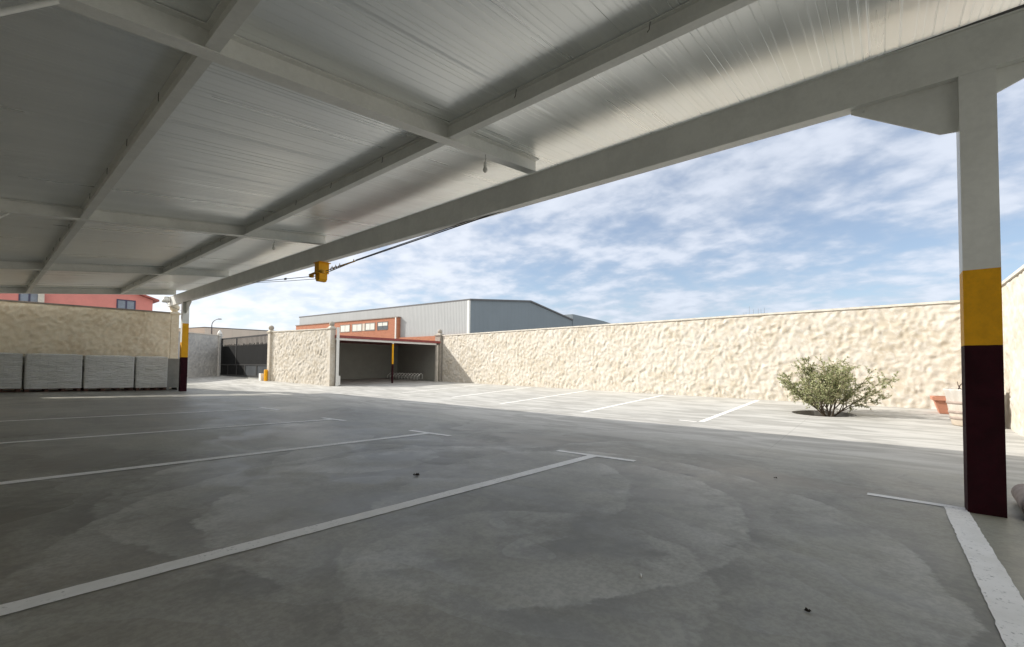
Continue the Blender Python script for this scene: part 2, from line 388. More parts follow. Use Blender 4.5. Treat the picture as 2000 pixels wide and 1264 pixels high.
# ------------------------------------------------------------------ ground, with a planting pit cut into it
PIT = (13.45, 1.22, .66)
def build_ground():
    xs = sorted(set([-3000, -600, -120, -30] + [round(-6+i*.5, 3) for i in range(0, 67)] + [8.0] + [30, 45, 80, 200, 800, 3500] + [12.5, 14.5]))
    ys = sorted(set([-3000, -600, -120, -30] + [round(-8+i*.5, 3) for i in range(0, 95)] + [45, 60, 100, 300, 900, 3500] + [.25, 2.25]))
    mb = MB(); idx = {}
    pts = [(x, y, G(x, y)) for y in ys for x in xs]; nx = len(xs); fs = []
    for j in range(len(ys)-1):
        for i in range(nx-1):
            cx, cyy = (xs[i]+xs[i+1])/2, (ys[j]+ys[j+1])/2
            if 12.5 < cx < 14.5 and .25 < cyy < 2.25: continue
            fs.append((j*nx+i, j*nx+i+1, (j+1)*nx+i+1, (j+1)*nx+i))
    mb.poly(pts, fs)
    # ring between the square hole and the round pit
    n = 48; inner = []; outer = []
    angs = [2*math.pi*k/n for k in range(n)]
    for a in angs:
        c, s_ = math.cos(a), math.sin(a)
        inner.append((PIT[0]+PIT[2]*c, PIT[1]+PIT[2]*s_))
        sx = 1e9 if abs(c) < 1e-9 else ((14.5-PIT[0]) if c > 0 else (12.5-PIT[0]))/c
        sy_ = 1e9 if abs(s_) < 1e-9 else ((2.25-PIT[1]) if s_ > 0 else (.25-PIT[1]))/s_
        t = min(sx, sy_); outer.append((PIT[0]+t*c, PIT[1]+t*s_))
    P = [(x, y, G(x, y)) for x, y in inner] + [(x, y, G(x, y)) for x, y in outer] + [(x, y, G(x, y)-.16) for x, y in inner]
    fs = [(k, (k+1) % n, n+(k+1) % n, n+k) for k in range(n)] + [(k, (k+1) % n, 2*n+(k+1) % n, 2*n+k) for k in range(n)]
    mb.poly(P, fs)
    # corner triangles
    for cx, cyy in ((14.5, 2.25), (12.5, 2.25), (12.5, .25), (14.5, .25)):
        ca = math.atan2(cyy-PIT[1], cx-PIT[0]) % (2*math.pi)
        k = int(ca/(2*math.pi/n)); a, b = outer[k], outer[(k+1) % n]
        mb.poly([(a[0], a[1], G(*a)), (cx, cyy, G(cx, cyy)), (b[0], b[1], G(*b))], [(0, 1, 2)])
    o = mb.build('ground', 'concrete'); o['kind'] = 'structure'
    s = MB()
    rings = []
    for r in (0, .25, .5, .67):
        rings.append([(PIT[0]+r*math.cos(a), PIT[1]+r*math.sin(a), G(PIT[0], PIT[1])-.10+random.uniform(-.012, .012)) for a in angs])
    for q in range(3): s.poly(rings[q]+rings[q+1], [(k, (k+1) % n, n+(k+1) % n, n+k) for k in range(n)])
    so_ = s.build('planting_soil', 'soil'); so_['kind'] = 'structure'
build_ground()

# ------------------------------------------------------------------ painted bay lines
def strip(p0, p1, w, dz=.004):
    """flat painted strip draped on the ground"""
    mb = MB(); p0 = Vector((*p0, 0)); p1 = Vector((*p1, 0)); d = (p1-p0); L = d.length; d /= L; s = Vector((-d.y, d.x, 0))*w/2
    n = max(2, int(L/.05)); pts = []
    for i in range(n+1):
        c = p0 + d*(L*i/n)
        for q in (c-s*(1+random.uniform(-.05, .05)), c+s*(1+random.uniform(-.05, .05))): pts.append((q.x, q.y, G(q.x, q.y)+dz))
    mb.poly(pts, [(2*i, 2*i+1, 2*i+3, 2*i+2) for i in range(n)])
    return mb
def marking(mb_list, pm='road_paint'):
    m = MB()
    for q in mb_list: m.poly(q.v, q.f)
    o = m.build('parking_line', pm); o['kind'] = 'structure'
for (yl, xt, hw, xl) in ((3.05, 5.40, .57, -.9), (6.23, 5.20, .50, -.9), (9.22, 5.02, .42, -.9), (12.48, 5.0, .5, -.9)):
    marking([strip((xl, yl-.02), (xt-.055, yl), .135), strip((xt+.04, yl-hw), (xt-.04, yl+hw), .11, .0042)])
marking([strip((1.2, -.44), (5.45, -.44), .15), strip((5.5, -.50), (5.53, .16), .10, .0044)])
marking([strip((10.25, 3.14), (16.15, 3.20), .13), strip((10.2, 3.22), (10.24, 3.62), .10, .0044)], 'old_paint')
for (xa, ya, xb, yb) in ((10.2, 6.1, 16.4, 6.38), (10.45, 9.2, 16.7, 9.75), (11.1, 12.1, 17.1, 13.0), (11.3, 15.3, 17.3, 16.1)):
    marking([strip((xa, ya), (xb, yb), .12)], 'old_paint')

# ------------------------------------------------------------------ stone-relief walls
def relief_wall(name, p0, p1, z0, zt0, zt1, label, cat='wall', side=1, th=.3, res=.04, seed=0, m='cream_stone', cop='coping', cop_h=.06, amp=1.):
    """wall from p0 to p1 (ground line of the relief face); side = +1: the relief faces left of p0->p1"""
    p0 = Vector((*p0, 0)); p1 = Vector((*p1, 0)); d = p1-p0; L = d.length; d /= L; n = Vector((-d.y, d.x, 0))*side
    t = thing(name, (p0.x, p0.y, z0), label, cat)
    nu = max(2, int(L/res)); nv = max(2, int((max(zt0, zt1)-z0)/res))
    u = np.linspace(0, L, nu+1); w = np.linspace(0, 1, nv+1); Ug, Wg = np.meshgrid(u, w)
    zt = zt0 + (zt1-zt0)*Ug/L; Zg = z0 + (zt-z0)*Wg
    H = stone_h(Ug+seed*13.7, Zg, seed)*amp
    edge = np.minimum(np.minimum(Ug, L-Ug)/.05, (zt-Zg)/.05); H = H*np.clip(edge, 0, 1)
    Xg = p0.x + d.x*Ug + n.x*H; Yg = p0.y + d.y*Ug + n.y*H
    co = np.stack([Xg.ravel(), Yg.ravel(), Zg.ravel()], 1)
    a = np.arange(nv)[:, None]*(nu+1)+np.arange(nu)[None, :]; a = a.ravel()
    fc = np.stack([a, a+1, a+nu+2, a+nu+1], 1)
    if side > 0: fc = fc[:, ::-1]
    B = len(co); bk = -n*th
    ex = [p0+Z_*z0, p1+Z_*z0, p1+Z_*zt1, p0+Z_*zt0]; ex += [q+bk for q in ex]
    co = np.vstack([co, np.array([list(q) for q in ex])])
    me = bpy.data.meshes.new('stone_face')
    faces = fc.tolist() + [[B+4, B+5, B+6, B+7], [B, B+4, B+7, B+3], [B+1, B+2, B+6, B+5], [B+3, B+7, B+6, B+2]]
    me.from_pydata(co.tolist(), [], faces)
    sm = np.zeros(len(faces), bool); sm[:len(fc)] = True; me.polygons.foreach_set('use_smooth', sm); me.update()
    link('stone_face', me, m, t)
    c = MB(); o = .04
    q0 = p0+n*o; q1 = p1+n*o
    c.poly([q0+Z_*(zt0+.002), q1+Z_*(zt1+.002), q1-n*(th+2*o)+Z_*(zt1+.002), q0-n*(th+2*o)+Z_*(zt0+.002),
            q0+Z_*(zt0+cop_h), q1+Z_*(zt1+cop_h), q1-n*(th+2*o)+Z_*(zt1+cop_h), q0-n*(th+2*o)+Z_*(zt0+cop_h)],
           [(0,1,2,3),(4,7,6,5),(0,4,5,1),(1,5,6,2),(2,6,7,3),(3,7,4,0)])
    c.build('coping', cop, t)
    return t

relief_wall('boundary_wall', (16.02, -2.0), (18.28, 20.8), -.05, 2.90, 3.02, 'long sunlit cream stone-textured wall running behind the bush to the open shed', seed=1, res=.032)
relief_wall('boundary_wall', (9.0, -1.80), (16.02, -1.80), -.1, 2.85, 2.85, 'cream stone-textured wall at the far right edge, beyond the striped column', seed=2, res=.04)
relief_wall('boundary_wall', (11.72, 22.0), (11.10, 27.6), .1, 3.02, 3.06, 'short sunlit cream wall between the black gate and the open shed', seed=3, res=.04)
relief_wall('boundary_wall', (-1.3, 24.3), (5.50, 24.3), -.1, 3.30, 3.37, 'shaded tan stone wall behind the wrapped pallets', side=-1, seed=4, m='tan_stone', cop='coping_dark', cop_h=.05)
relief_wall('boundary_wall', (3.6, 31.6), (10.92, 36.05), .1, 3.16, 3.16, 'shaded grey rough wall between the left striped column and the black gate', side=-1, seed=5, m='grey_stone', amp=.6, th=.2)
relief_wall('boundary_wall', (-1.3, -6.0), (-1.3, 24.0), -.1, 3.42, 3.42, 'cream stone wall behind the parking bays at the back of the carport', side=-1, seed=6, res=.12)

def pillar(x, y, z1, w, ball, label, rz=0., m='pillar_stone', mb_='pillar_stone', cone=False):
    g = G(x, y)
    t = thing('wall_pillar', (x, y, g), label, 'pillar', 'ball-topped pillars of the boundary wall')
    a = MB(); ax = Vector((math.cos(rz), math.sin(rz), 0)); ay = Vector((-math.sin(rz), math.cos(rz), 0)); o = Vector((x, y, 0))
    a.obox(o, ax, ay, Z_, (-w/2, -w/2, g-.1), (w/2, w/2, z1)); a.build('shaft', m, t, .01)
    c = MB(); k = w/2+.05
    c.obox(o, ax, ay, Z_, (-k, -k, z1+.002), (k, k, z1+.06))
    pts = [o+ax*sx*k*.9+ay*sy*k*.9+Z_*(z1+.058) for sx, sy in ((-1,-1),(1,-1),(1,1),(-1,1))] + [o+ax*sx*.07+ay*sy*.07+Z_*(z1+.17) for sx, sy in ((-1,-1),(1,-1),(1,1),(-1,1))]
    c.poly(pts, [(0,1,5,4),(1,2,6,5),(2,3,7,6),(3,0,4,7),(4,5,6,7)]); c.build('cap', m, t)
    b = MB()
    if cone: b.lathe((x, y, z1+.16), [(.15, 0), (.14, .06), (.07, .2), (.004, .3)], 16)
    else: b.lathe((x, y, z1+.15+ball*.85), [(ball*math.sin(q), -ball*math.cos(q)) for q in np.linspace(.02, math.pi-.02, 13)], 20)
    b.build('ball_finial', mb_, t)
pillar(18.33, 21.12, 3.05, .42, .14, 'grey ball-topped pillar where the long wall meets the open shed', .1)
pillar(11.70, 21.86, 3.02, .26, .13, 'ball-topped pillar at the left corner of the open shed, by the white post', 0, 'cream_stone', 'pillar_stone')
pillar(11.10, 27.72, 3.04, .26, .15, 'ball-topped pillar at the right end of the black gate', .08, 'cream_stone', 'pillar_stone')
pillar(5.66, 24.45, 3.34, .30, .19, 'tan ball-topped pillar at the end of the wall beside the left column', 0, 'tan_stone', 'tan_stone')
pillar(11.02, 36.12, 3.14, .22, .13, 'pale pillar with pointed cap at the left end of the black gate', .5, 'grey_stone', 'white_paint', cone=True)

# ------------------------------------------------------------------ carport
RZ, SR = 3.455, .1216
def rz_(x): return RZ + SR*x
RAFT = [-2.6, 4.157, 10.69, 17.31, 23.58]; PURL = [1.13, 3.68]
XB = 5.39; YE = 23.66; YS = -2.9
def carport():
    t = thing('carport', (XB, 10, 0), 'large white steel carport with sloping sheet roof over the left-hand bays', 'carport')
    # front beam (I-section)
    b = MB(); ya, yb = YS, YE+.8
    zb, zt = 3.672, 4.085
    b.box((XB, ya, zb), (XB+.14, yb, zb+.016)); b.box((XB, ya, zt-.016), (XB+.14, yb, zt)); b.box((XB+.012, ya, zb+.016), (XB+.03, yb, zt-.016))
    b.box((XB+.004, yb, zb-.004), (XB+.144, yb+.012, zt+.002))
    b.build('front_beam', 'steel_white', t)
    # rafters (I-sections sloping with the roof)
    for y in RAFT:
        r = MB(); x0, x1 = -1.1, XB+.10; w = .075
        def seg(ya_, yb_, d0, d1):
            r.poly([(x0, ya_, rz_(x0)+d0), (x1, ya_, rz_(x1)+d0), (x1, yb_, rz_(x1)+d0), (x0, yb_, rz_(x0)+d0),
                    (x0, ya_, rz_(x0)+d1), (x1, ya_, rz_(x1)+d1), (x1, yb_, rz_(x1)+d1), (x0, yb_, rz_(x0)+d1)],
                   [(0,3,2,1),(4,5,6,7),(0,1,5,4),(1,2,6,5),(2,3,7,6),(3,0,4,7)])
        seg(y-w, y+w, 0, .012); seg(y-.006, y+.006, .012, .198); seg(y-w, y+w, .198, .210)
        for xx in PURL:
            r.box((xx-.005, y-w+.004, rz_(xx)+.013), (xx+.005, y+w-.004, rz_(xx)+.197))
        r.build('rafter', 'steel_white', t)
    # purlins between the rafters
    for x in PURL:
        ys = [YS] + RAFT
        for ya_, yb_ in zip(ys[1:-1], ys[2:]):
            p = MB(); z = rz_(x)+.014; a_, c_ = ya_+.008, yb_-.008
            p.box((x-.05, a_, z), (x+.05, c_, z+.011)); p.box((x-.006, a_, z+.011), (x+.006, c_, z+.176)); p.box((x-.05, a_, z+.176), (x+.05, c_, z+.187))
            pu = p.build('purlin', 'steel_white', t)
            for q in (.2, .42, .61, .83):
                h = MB(); yy = ya_+(yb_-ya_)*q; h.tube([(x-.055, yy, z+.17), (x-.055, yy+.01, z+.105), (x-.05, yy+.03, z+.095)], .004, 5)
                h.build('wire_hook', 'cable', pu)
    # roof sheets: ribbed profile running with the slope, one object per metre-wide panel strip
    y = YS; k = 0; x0, x1 = -1.35, 5.95
    while y < YE-.05:
        y1 = min(y+1.5, YE)
        prof = []; yy = y; prof.append((yy, .004))
        while yy < y1-.02:
            st = random.choice((.045, .05, .055, .10)); dp = random.choice((.0015, .002, .003, .0045))
            if yy+st+.016 > y1: break
            prof += [(yy+st*.5, random.uniform(-.0006, .0006)), (yy+st, 0), (yy+st+.004, dp), (yy+st+.010, dp), (yy+st+.014, 0)]; yy += st+.014
        prof.append((y1-.006, 0)); prof.append((y1, .004))
        m = MB(); n = len(prof); rows = []
        xsn = [x0, 1.13, 2.4, 3.68, 4.6, x1]
        for xx in xsn: rows += [(xx, a, rz_(xx)+.214+h) for a, h in prof]
        fs = [(j*n+i, j*n+i+1, (j+1)*n+i+1, (j+1)*n+i) for j in range(len(xsn)-1) for i in range(n-1)]
        m.poly(rows, fs)
        b0 = [(x0, y, rz_(x0)+.262), (x1, y, rz_(x1)+.262), (x1, y1, rz_(x1)+.262), (x0, y1, rz_(x0)+.262)]
        m.m = 1; m.poly(b0, [(0, 1, 2, 3)])
        m.poly([(x1, y, rz_(x1)+.222), (x1, y1, rz_(x1)+.222), (x1, y1, rz_(x1)+.262), (x1, y, rz_(x1)+.262)], [(0, 1, 2, 3)])
        if y1 >= YE: m.poly([(x0, y1, rz_(x0)+.2), (x1, y1, rz_(x1)+.2), (x1, y1, rz_(x1)+.262), (x0, y1, rz_(x0)+.262)], [(0, 1, 2, 3)])
        m.build('roof_sheet', ['panel', 'steel_white'], t); y = y1; k += 1
    # columns: four painted faces, the yellow band sits lower on the face turned to the bays
    for i, (yc, lo_m, lo_y, hi_m, hi_y) in enumerate(((-.62, 1.335, 1.975, 1.335, 1.975), (22.2, 1.40, 2.02, 1.41, 2.80))):
        w = .225; xa, xb = XB-.001, XB+w; ya_, yb_ = yc-w/2, yc+w/2; z0 = G(XB, yc)-.02; z1 = zb-.002
        c = MB()
        def face(p, q, zm, zy):
            for a_, b_, mi in ((z0, zm, 2), (zm, zy, 1), (zy, z1, 0)):
                c.m = mi; c.poly([(*p, a_), (*q, a_), (*q, b_), (*p, b_)], [(0, 1, 2, 3)])
        face((xa, yb_), (xa, ya_), lo_m, lo_y); face((xa, ya_), (xb, ya_), hi_m, hi_y)
        face((xb, ya_), (xb, yb_), hi_m, hi_y); face((xb, yb_), (xa, yb_), hi_m, hi_y)
        co = c.build('column', ['steel_white', 'yellow', 'maroon'], t)
        for sgn in ((-1, 1) if i == 0 else (-1,)):
            g = MB(); e = w/2-.03
            P = [(e, zb-.003), (.86, zb-.003), (.86, zb-.04), (e+.15, 3.225), (e, 3.21)]
            if i == 0 and sgn < 0: P = [(e, zb-.003), (.60, zb-.003), (e, 3.45)]
            g.prism([(XB+.064+(.03 if i else 0), yc+sgn*a_, z_) for a_, z_ in P], (.012, 0, 0))
            g.build('gusset_plate', 'steel_white', co)
            if i == 0 and sgn > 0:
                q = MB(); q.tube([(XB+.0635, yc+.76, zb-.045), (XB+.056, yc+.76, zb-.045)], .010, 8); q.build('hole_dot', 'white_paint', co)  # white disc standing in for light through the plate's hole
    # rear columns with knee braces
    for y in RAFT:
        c = MB(); c.box((-1.08, y-.09, -.1), (-.90, y+.09, rz_(-1.0)-.01)); c.build('rear_column', 'steel_white', t)
        b = MB(); b.tube([(.27, y, rz_(.27)-.005), (-.9, y, 2.35)], .018, 8); b.build('knee_brace', 'steel_white', t)
    # gutter at the outer roof edge
    g = MB(); z = rz_(5.95)+.2
    g.box((5.953, YS, z-.02), (6.03, YE+.02, z+.07)); g.build('gutter', 'steel_white', t)
    return t
carport()

# cable hung under the beam, pulled down by a yellow bracket
def cable_anchor():
    x = XB+.07; yc = 10.75
    t = thing('cable_anchor', (x, yc, 3.2), 'yellow box bracket under the carport beam with steel cables and shackles', 'bracket')
    b = MB(); b.box((x-.13, yc-.10, 3.40), (x+.13, yc+.12, 3.668)); b.box((x-.15, yc-.16, 3.655), (x+.15, yc+.16, 3.669)); b.build('bracket_box', 'yellow', t)
    l = MB(); l.prism([(x-.11, yc-.09, 3.40), (x-.11, yc+.13, 3.40), (x-.11, yc+.13, 3.28), (x-.11, yc+.07, 3.20), (x-.11, yc-.04, 3.20), (x-.11, yc-.09, 3.26)], (.21, 0, 0)); l.build('lower_block', 'yellow', t, .01)
    p = MB(); p.tube([(x-.15, yc-.30, 3.42), (x-.15, yc+.32, 3.38)], .03, 10); p.build('cross_bar', 'yellow_dark', t)
    k = MB(); k.lathe((x-.13, yc+.27, 3.35), [(.01, -.03), (.055, -.03), (.06, .04), (.01, .05)], 12); k.build('clamp', 'yellow_dark', t); k = MB(); k.lathe((x-.13, yc-.27, 3.39), [(.01, -.03), (.045, -.03), (.05, .03), (.01, .035)], 12); k.build('clamp', 'yellow_dark', t)
    # turnbuckle chain on the right
    P0 = Vector((x-.05, yc-.3, 3.42)); P1 = Vector((x+.02, 4.4, 3.70)); d = (P1-P0).normalized()
    c = MB(); c.tube([P0, P1, (x+.03, 2.0, 3.80)], .011, 6); c.build('tension_cable', 'cable', t); c = MB(); c.tube([P0-Z_*.05, P0+d*1.0-Z_*.012, P0+d*1.3], .008, 6)
    c.build('tension_cable', 'cable', t); c = MB(); c.tube([P0+d*1.3+Z_*.02, P1+Z_*.03, (x+.03, 2.0, 3.85)], .008, 6); c.build('tension_cable', 'cable', t)
    for q, s_ in ((.28, .05), (.44, .045), (.62, .04)):
        m = MB(); cc = P0+d*q
        ring = [cc + d*math.cos(a)*s_*1.6 + Z_*math.sin(a)*s_*.7 for a in np.linspace(0, 2*math.pi, 13)]
        m.tube(ring, .009, 6, cap=False); m.tube([cc+Z_*.02, cc+Z_*.07], .008, 5); m.build('shackle', 'yellow_dark', t)
    m = MB(); m.tube([P0+d*.72, P0+d*1.28], .022, 8, .016); m.tube([P0+d*1.22, P0+d*1.22+Z_*.05], .012, 5); m.build('turnbuckle', 'yellow_dark', t)
    c = MB(); c.tube([(x, yc+.2, 3.37), (x, 16.4, 3.80)], .009, 6); c.build('tension_cable', 'cable', t); c = MB(); c.tube([(x, yc+.12, 3.29), (x, yc+1.9, 3.44), (x, 16.4, 3.79)], .007, 6)
    c.box((x-.012, 12.75, 3.49), (x+.012, 12.85, 3.54)); c.build('tension_cable', 'cable', t)
cable_anchor()
c = MB(); c.tube([(5.48, 1.6, 4.11), (5.50, .3, 4.125), (5.55, -.4, 4.17), (5.60, -.95, 4.215), (5.64, -2.4, 4.30)], .014, 6)
tag(c.build('power_cable', 'cable'), 'dark cable lying along the top of the beam above the right column', 'cable')

def bulb(x, y, z, label):
    t = thing('light_bulb', (x, y, z), label, 'light bulb', 'bare bulbs hanging from the rafters')
    c = MB(); c.tube([(x, y-.03, z), (x+.012, y-.03, z-.05), (x-.006, y-.03, z-.11)], .004, 5); c.build('cord', 'cable', t)
    h = MB(); h.lathe((x, y-.03, z-.165), [(.004, .055), (.020, .055), (.024, 0), (.016, -.004)][::-1], 12); h.build('lamp_holder', 'steel_white', t)
    b = MB(); b.lathe((x, y-.03, z-.215), [(.003, -.030), (.018, -.026), (.030, -.006), (.031, .010), (.022, .034), (.015, .047)], 14); b.build('glass_bulb', 'bulb_glass', t)
bulb(4.33, 4.157, rz_(4.33)-.001, 'bare bulb on a short cord under the nearest rafter')
bulb(4.27, 10.69, rz_(4.27)-.001, 'bare bulb under the second rafter, farther from the camera')

# small floodlight and wire at the far end of the beam
t = thing('floodlight', (5.3, 24.2, 3.9), 'small pale floodlight on the far end of the carport beam', 'floodlight')
m = MB(); m.box((5.18, 24.02, 4.02), (5.40, 24.26, 4.06)); m.build('mount', 'steel_white', t)
m = MB(); m.lathe((5.25, 24.1, 3.80), [(.02, 0), (.13, .01), (.15, .06), (.11, .2), (.03, .225)], 16); m.build('lamp_housing', 'white_paint', t)
m = MB(); m.tube([(5.25, 24.1, 3.81), (5.5, 24.2, 3.66), (5.95, 24.35, 3.5)], .007, 5)
tag(m.build('wire', 'cable'), 'thin wire from the beam end down to the tan pillar', 'wire')

# ------------------------------------------------------------------ wrapped pallets
def pallet(x0, x1, yf, top, label, jitter):
    g = G((x0+x1)/2, yf)
    t = thing('pallet', ((x0+x1)/2, yf+.5, g), label, 'pallet', 'film-wrapped pallets along the tan wall')
    w = MB(); h = .115
    for q in (x0+.02, x0+(x1-x0)*.34, x0+(x1-x0)*.64, x1-.12):
        for yy in (yf+.02, yf+.45, yf+.88): w.box((q, yy, g+.022), (q+.10, yy+.10, g+h-.022))
    for yy in (yf+.01, yf+.44, yf+.87): w.box((x0, yy, g+.001), (x1, yy+.12, g+.021)); w.box((x0, yy, g+h-.021), (x1, yy+.12, g+h))
    w.build('wooden_base', 'wood_pallet', t)
    # wrapped load with slightly bulging film faces
    nx, nz = 26, 22; z0, z1 = g+h+.003, top
    def surf(fn):
        pts = []; fs = []
        for j in range(nz+1):
            for i in range(nx+1): pts.append(fn(i/nx, j/nz))
        for j in range(nz):
            for i in range(nx): a = j*(nx+1)+i; fs.append((a, a+1, a+nx+2, a+nx+1))
        m.poly(pts, fs, True)
    m = MB()
    def bulge(u, v, s):
        e = min(1, min(u, 1-u)*9)*min(1, min(v, 1-v)*9)
        n = float(pn(np.array([u*2.1+s*7+jitter]), np.array([v*9.0+u*1.6]), 9)[0])
        return e*(.016+.040*n)
    W_ = x1-x0; D = .98
    surf(lambda u, v: (x0+u*W_, yf-bulge(u, v, 1), z0+v*(z1-z0)))
    surf(lambda u, v: (x1+bulge(u, v, 2), yf+u*D, z0+v*(z1-z0)))
    surf(lambda u, v: (x0-bulge(u, v, 3), yf+D-u*D, z0+v*(z1-z0)))
    surf(lambda u, v: (x1-u*W_, yf+D+bulge(u, v, 4), z0+v*(z1-z0)))
    surf(lambda u, v: (x0+u*W_, yf+v*D, z1+bulge(u, v, 5)))
    m.build('wrapped_load', 'wrap', t)
pallet(-.40, 1.06, 22.98, 1.42, 'film-wrapped pallet cut off by the left edge of the photo', 0)
pallet(1.12, 2.56, 22.93, 1.42, 'widest film-wrapped grey pallet, second from the left edge', 3)
pallet(2.62, 4.06, 22.93, 1.405, 'film-wrapped grey pallet in the middle of the row, third from the left edge', 6)
pallet(4.12, 5.14, 22.93, 1.40, 'narrow film-wrapped pallet nearest the striped column', 9)
m = MB(); m.box((5.16, 23.1, G(5.3, 23)+.1), (5.62, 23.9, 1.36)); m.box((5.16, 23.1, G(5.3, 23)-.01), (5.26, 23.9, G(5.3, 23)+.1)); m.box((5.52, 23.1, G(5.3, 23)-.01), (5.62, 23.9, G(5.3, 23)+.1))
tag(m.build('concrete_block', 'block_grey', None, .012), 'plain grey slab stack between the narrow pallet and the striped column', 'block')

# ------------------------------------------------------------------ sliding gate
def gate():
    p0 = Vector((11.10, 27.9, 0)); p1 = Vector((11.13, 36.0, 0)); d = p1-p0; L = d.length; d /= L; n = Vector((-d.y, d.x, 0))
    gz = lambda u: G(*(p0+d*u).xy)
    t = thing('sliding_gate', (p0.x, p0.y, gz(0)), 'black metal sliding gate with sheet infill and bars on top', 'gate')
    ax, ay = d, n; o = Vector((p0.x, p0.y, 0)); z0, z1 = .36, 2.98
    f = MB()
    f.obox(o, ax, ay, Z_, (0, -.04, z0), (.12, .04, z1)); f.obox(o, ax, ay, Z_, (L-.1, -.04, z0), (L, .04, z1))
    f.obox(o, ax, ay, Z_, (.12, -.035, z1-.09), (L-.1, .035, z1)); f.obox(o, ax, ay, Z_, (.12, -.036, 1.10), (L-.1, .036, 1.18)); f.obox(o, ax, ay, Z_, (.12, -.037, z0), (L-.1, .037, z0+.12))
    for u in (1.7, 3.6, 5.0, 6.6): f.obox(o, ax, ay, Z_, (u, -.030, z0+.12), (u+.16, .030, 1.10))
    f.obox(o, ax, ay, Z_, (5.2, -.032, 1.18), (5.32, .032, z1-.09))
    f.build('frame', 'black_metal', t)
    i = MB(); i.obox(o, ax, ay, Z_, (.12, -.008, 1.18), (5.2, .008, 2.38)); i.obox(o, ax, ay, Z_, (5.32, -.008, 1.18), (L-.1, .008, 2.38)); i.build('infill_sheet', 'black_sheet', t)
    u = .25; k = 0
    s = MB()
    while u < L-.2:
        if abs(u-5.26) > .12:
            b = MB(); b.obox(o, ax, ay, Z_, (u-.017, -.030, 2.20), (u+.017, -.009, z1-.09)); b.build('bar', 'black_metal', t)
            hh = random.uniform(.02, .14)
            c = o+ax*u+ay*-.006; s.prism([c+ax*-.07+Z_*2.38, c+ax*.07+Z_*2.38, c+ax*.03+Z_*(2.40+hh), c-ax*.03+Z_*(2.40+hh)], ay*.010)
        u += .20; k += 1
    s.obox(o, ax, ay, Z_, (.2, -.014, 2.365), (L-.2, -.0085, 2.385)); s.build('serrated_trim', 'black_sheet', t)
    for a_, b_, mm in ((.12, 1.7, 'gate_glass'), (1.86, 3.6, 'gate_glass'), (3.76, 5.0, 'black_sheet'), (5.16, 6.6, 'black_sheet'), (6.76, L-.1, 'black_sheet')):
        q = MB(); q.obox(o, ax, ay, Z_, (a_, -.006, z0+.12), (b_, .006, 1.10)); q.build('lower_panel', mm, t)
    r = MB(); r.obox(o, ax, ay, Z_, (-.2, -.05, .18), (L+.2, .05, .345)); r.build('ground_rail', 'block_grey', t)
gate()
g = G(11.9, 30.5)
m = MB(); m.lathe((10.88, 27.75, G(10.9, 27.75)-.01), [(.095, 0), (.095, .62), (.08, .66), (.002, .67)], 16)
tag(m.build('bollard', 'yellow'), 'short yellow post in front of the right end of the black gate', 'bollard')
m = MB(); g = G(10.8, 28.1); m.box((10.72, 28.05, g-.02), (10.90, 28.35, g+.42)); tag(m.build('gate_motor', 'white_paint', None, .02), 'small white motor box beside the yellow post at the gate', 'motor box')

# ------------------------------------------------------------------ open shed
def shed():
    A = Vector((11.84, 21.58, 0)); B = Vector((18.0, 20.93, 0)); d = (B-A); L = d.length; d /= L; n = Vector((-d.y, d.x, 0))
    t = thing('open_shed', (15, 23, .2), 'open-fronted low shed with dark panel walls and a red roof edge', 'shed')
    r = MB(); r.obox(A, d, n, Z_, (-.05, -.06, 2.57), (L+.15, 5.1, 2.70)); r.build('roof', 'red_trim', t)
    b = MB(); b.obox(A, d, n, Z_, (-.02, 0, 2.455), (L-.1, .12, 2.567)); b.build('front_beam', 'white_paint', t)
    w = MB(); w.obox(A, d, n, Z_, (-.05, 4.862, .05), (L+.14, 4.92, 2.565)); w.build('back_wall', 'shed_panel', t)
    w = MB(); w.obox(A, d, n, Z_, (L+.07, .15, .05), (L+.13, 4.86, 2.565)); w.build('side_wall', 'shed_panel', t)
    w = MB(); w.obox(A, d, n, Z_, (-.12, .15, .05), (-.06, 4.86, 2.565)); w.build('side_wall', 'shed_panel', t)
    c = MB(); c.obox(A, d, n, Z_, (-.05, -.10, .05), (.09, -.062, 3.10)); c.obox(A, d, n, Z_, (.09, -.05, .15), (.2, .08, .62)); c.build('white_post', 'white_paint', t)
    m = MB(); x = 3.17
    for z0, z1, k in ((.05, 1.27, 1), (1.27, 2.40, 0), (2.40, 2.455, 2)):
        m.m = k; m.obox(A, d, n, Z_, (x, .02, z0), (x+.075, .10, z1))
    m.build('middle_post', ['yellow', 'maroon', 'white_paint'], t)
    m = MB(); m.obox(A, d, n, Z_, (L-.08, -.02, .05), (L+.04, .14, 2.453)); m.build('end_post', 'coping', t)
shed()
def bike_rack():
    t = thing('bike_rack', (15.2, 25.0, .2), 'low grey metal bicycle rack inside the open shed', 'bike rack')
    m = MB(); x0, x1, y = 21.9, 25.3, 17.75; g = G(17, 24)
    m.tube([(y, x0, g+.07), (y, x1, g+.07)], .02, 6); m.build('base_rail', 'block_grey', t); m = MB(); m.tube([(y-.4, x0, g+.03), (y-.4, x1, g+.03)], .02, 6); m.build('base_rail', 'block_grey', t)
    k = 0
    for i in range(11):
        x = x0+.1+i*.31
        h = MB()
        for dx in (0, .06): h.tube([(y, x+dx, g+.07), (y, x+dx, g+.34), (y-.12, x+dx, g+.42), (y-.36, x+dx, g+.25), (y-.4, x+dx, g+.03)], .010, 6)
        h.build('wheel_hoop', 'steel_white', t)
bike_rack()

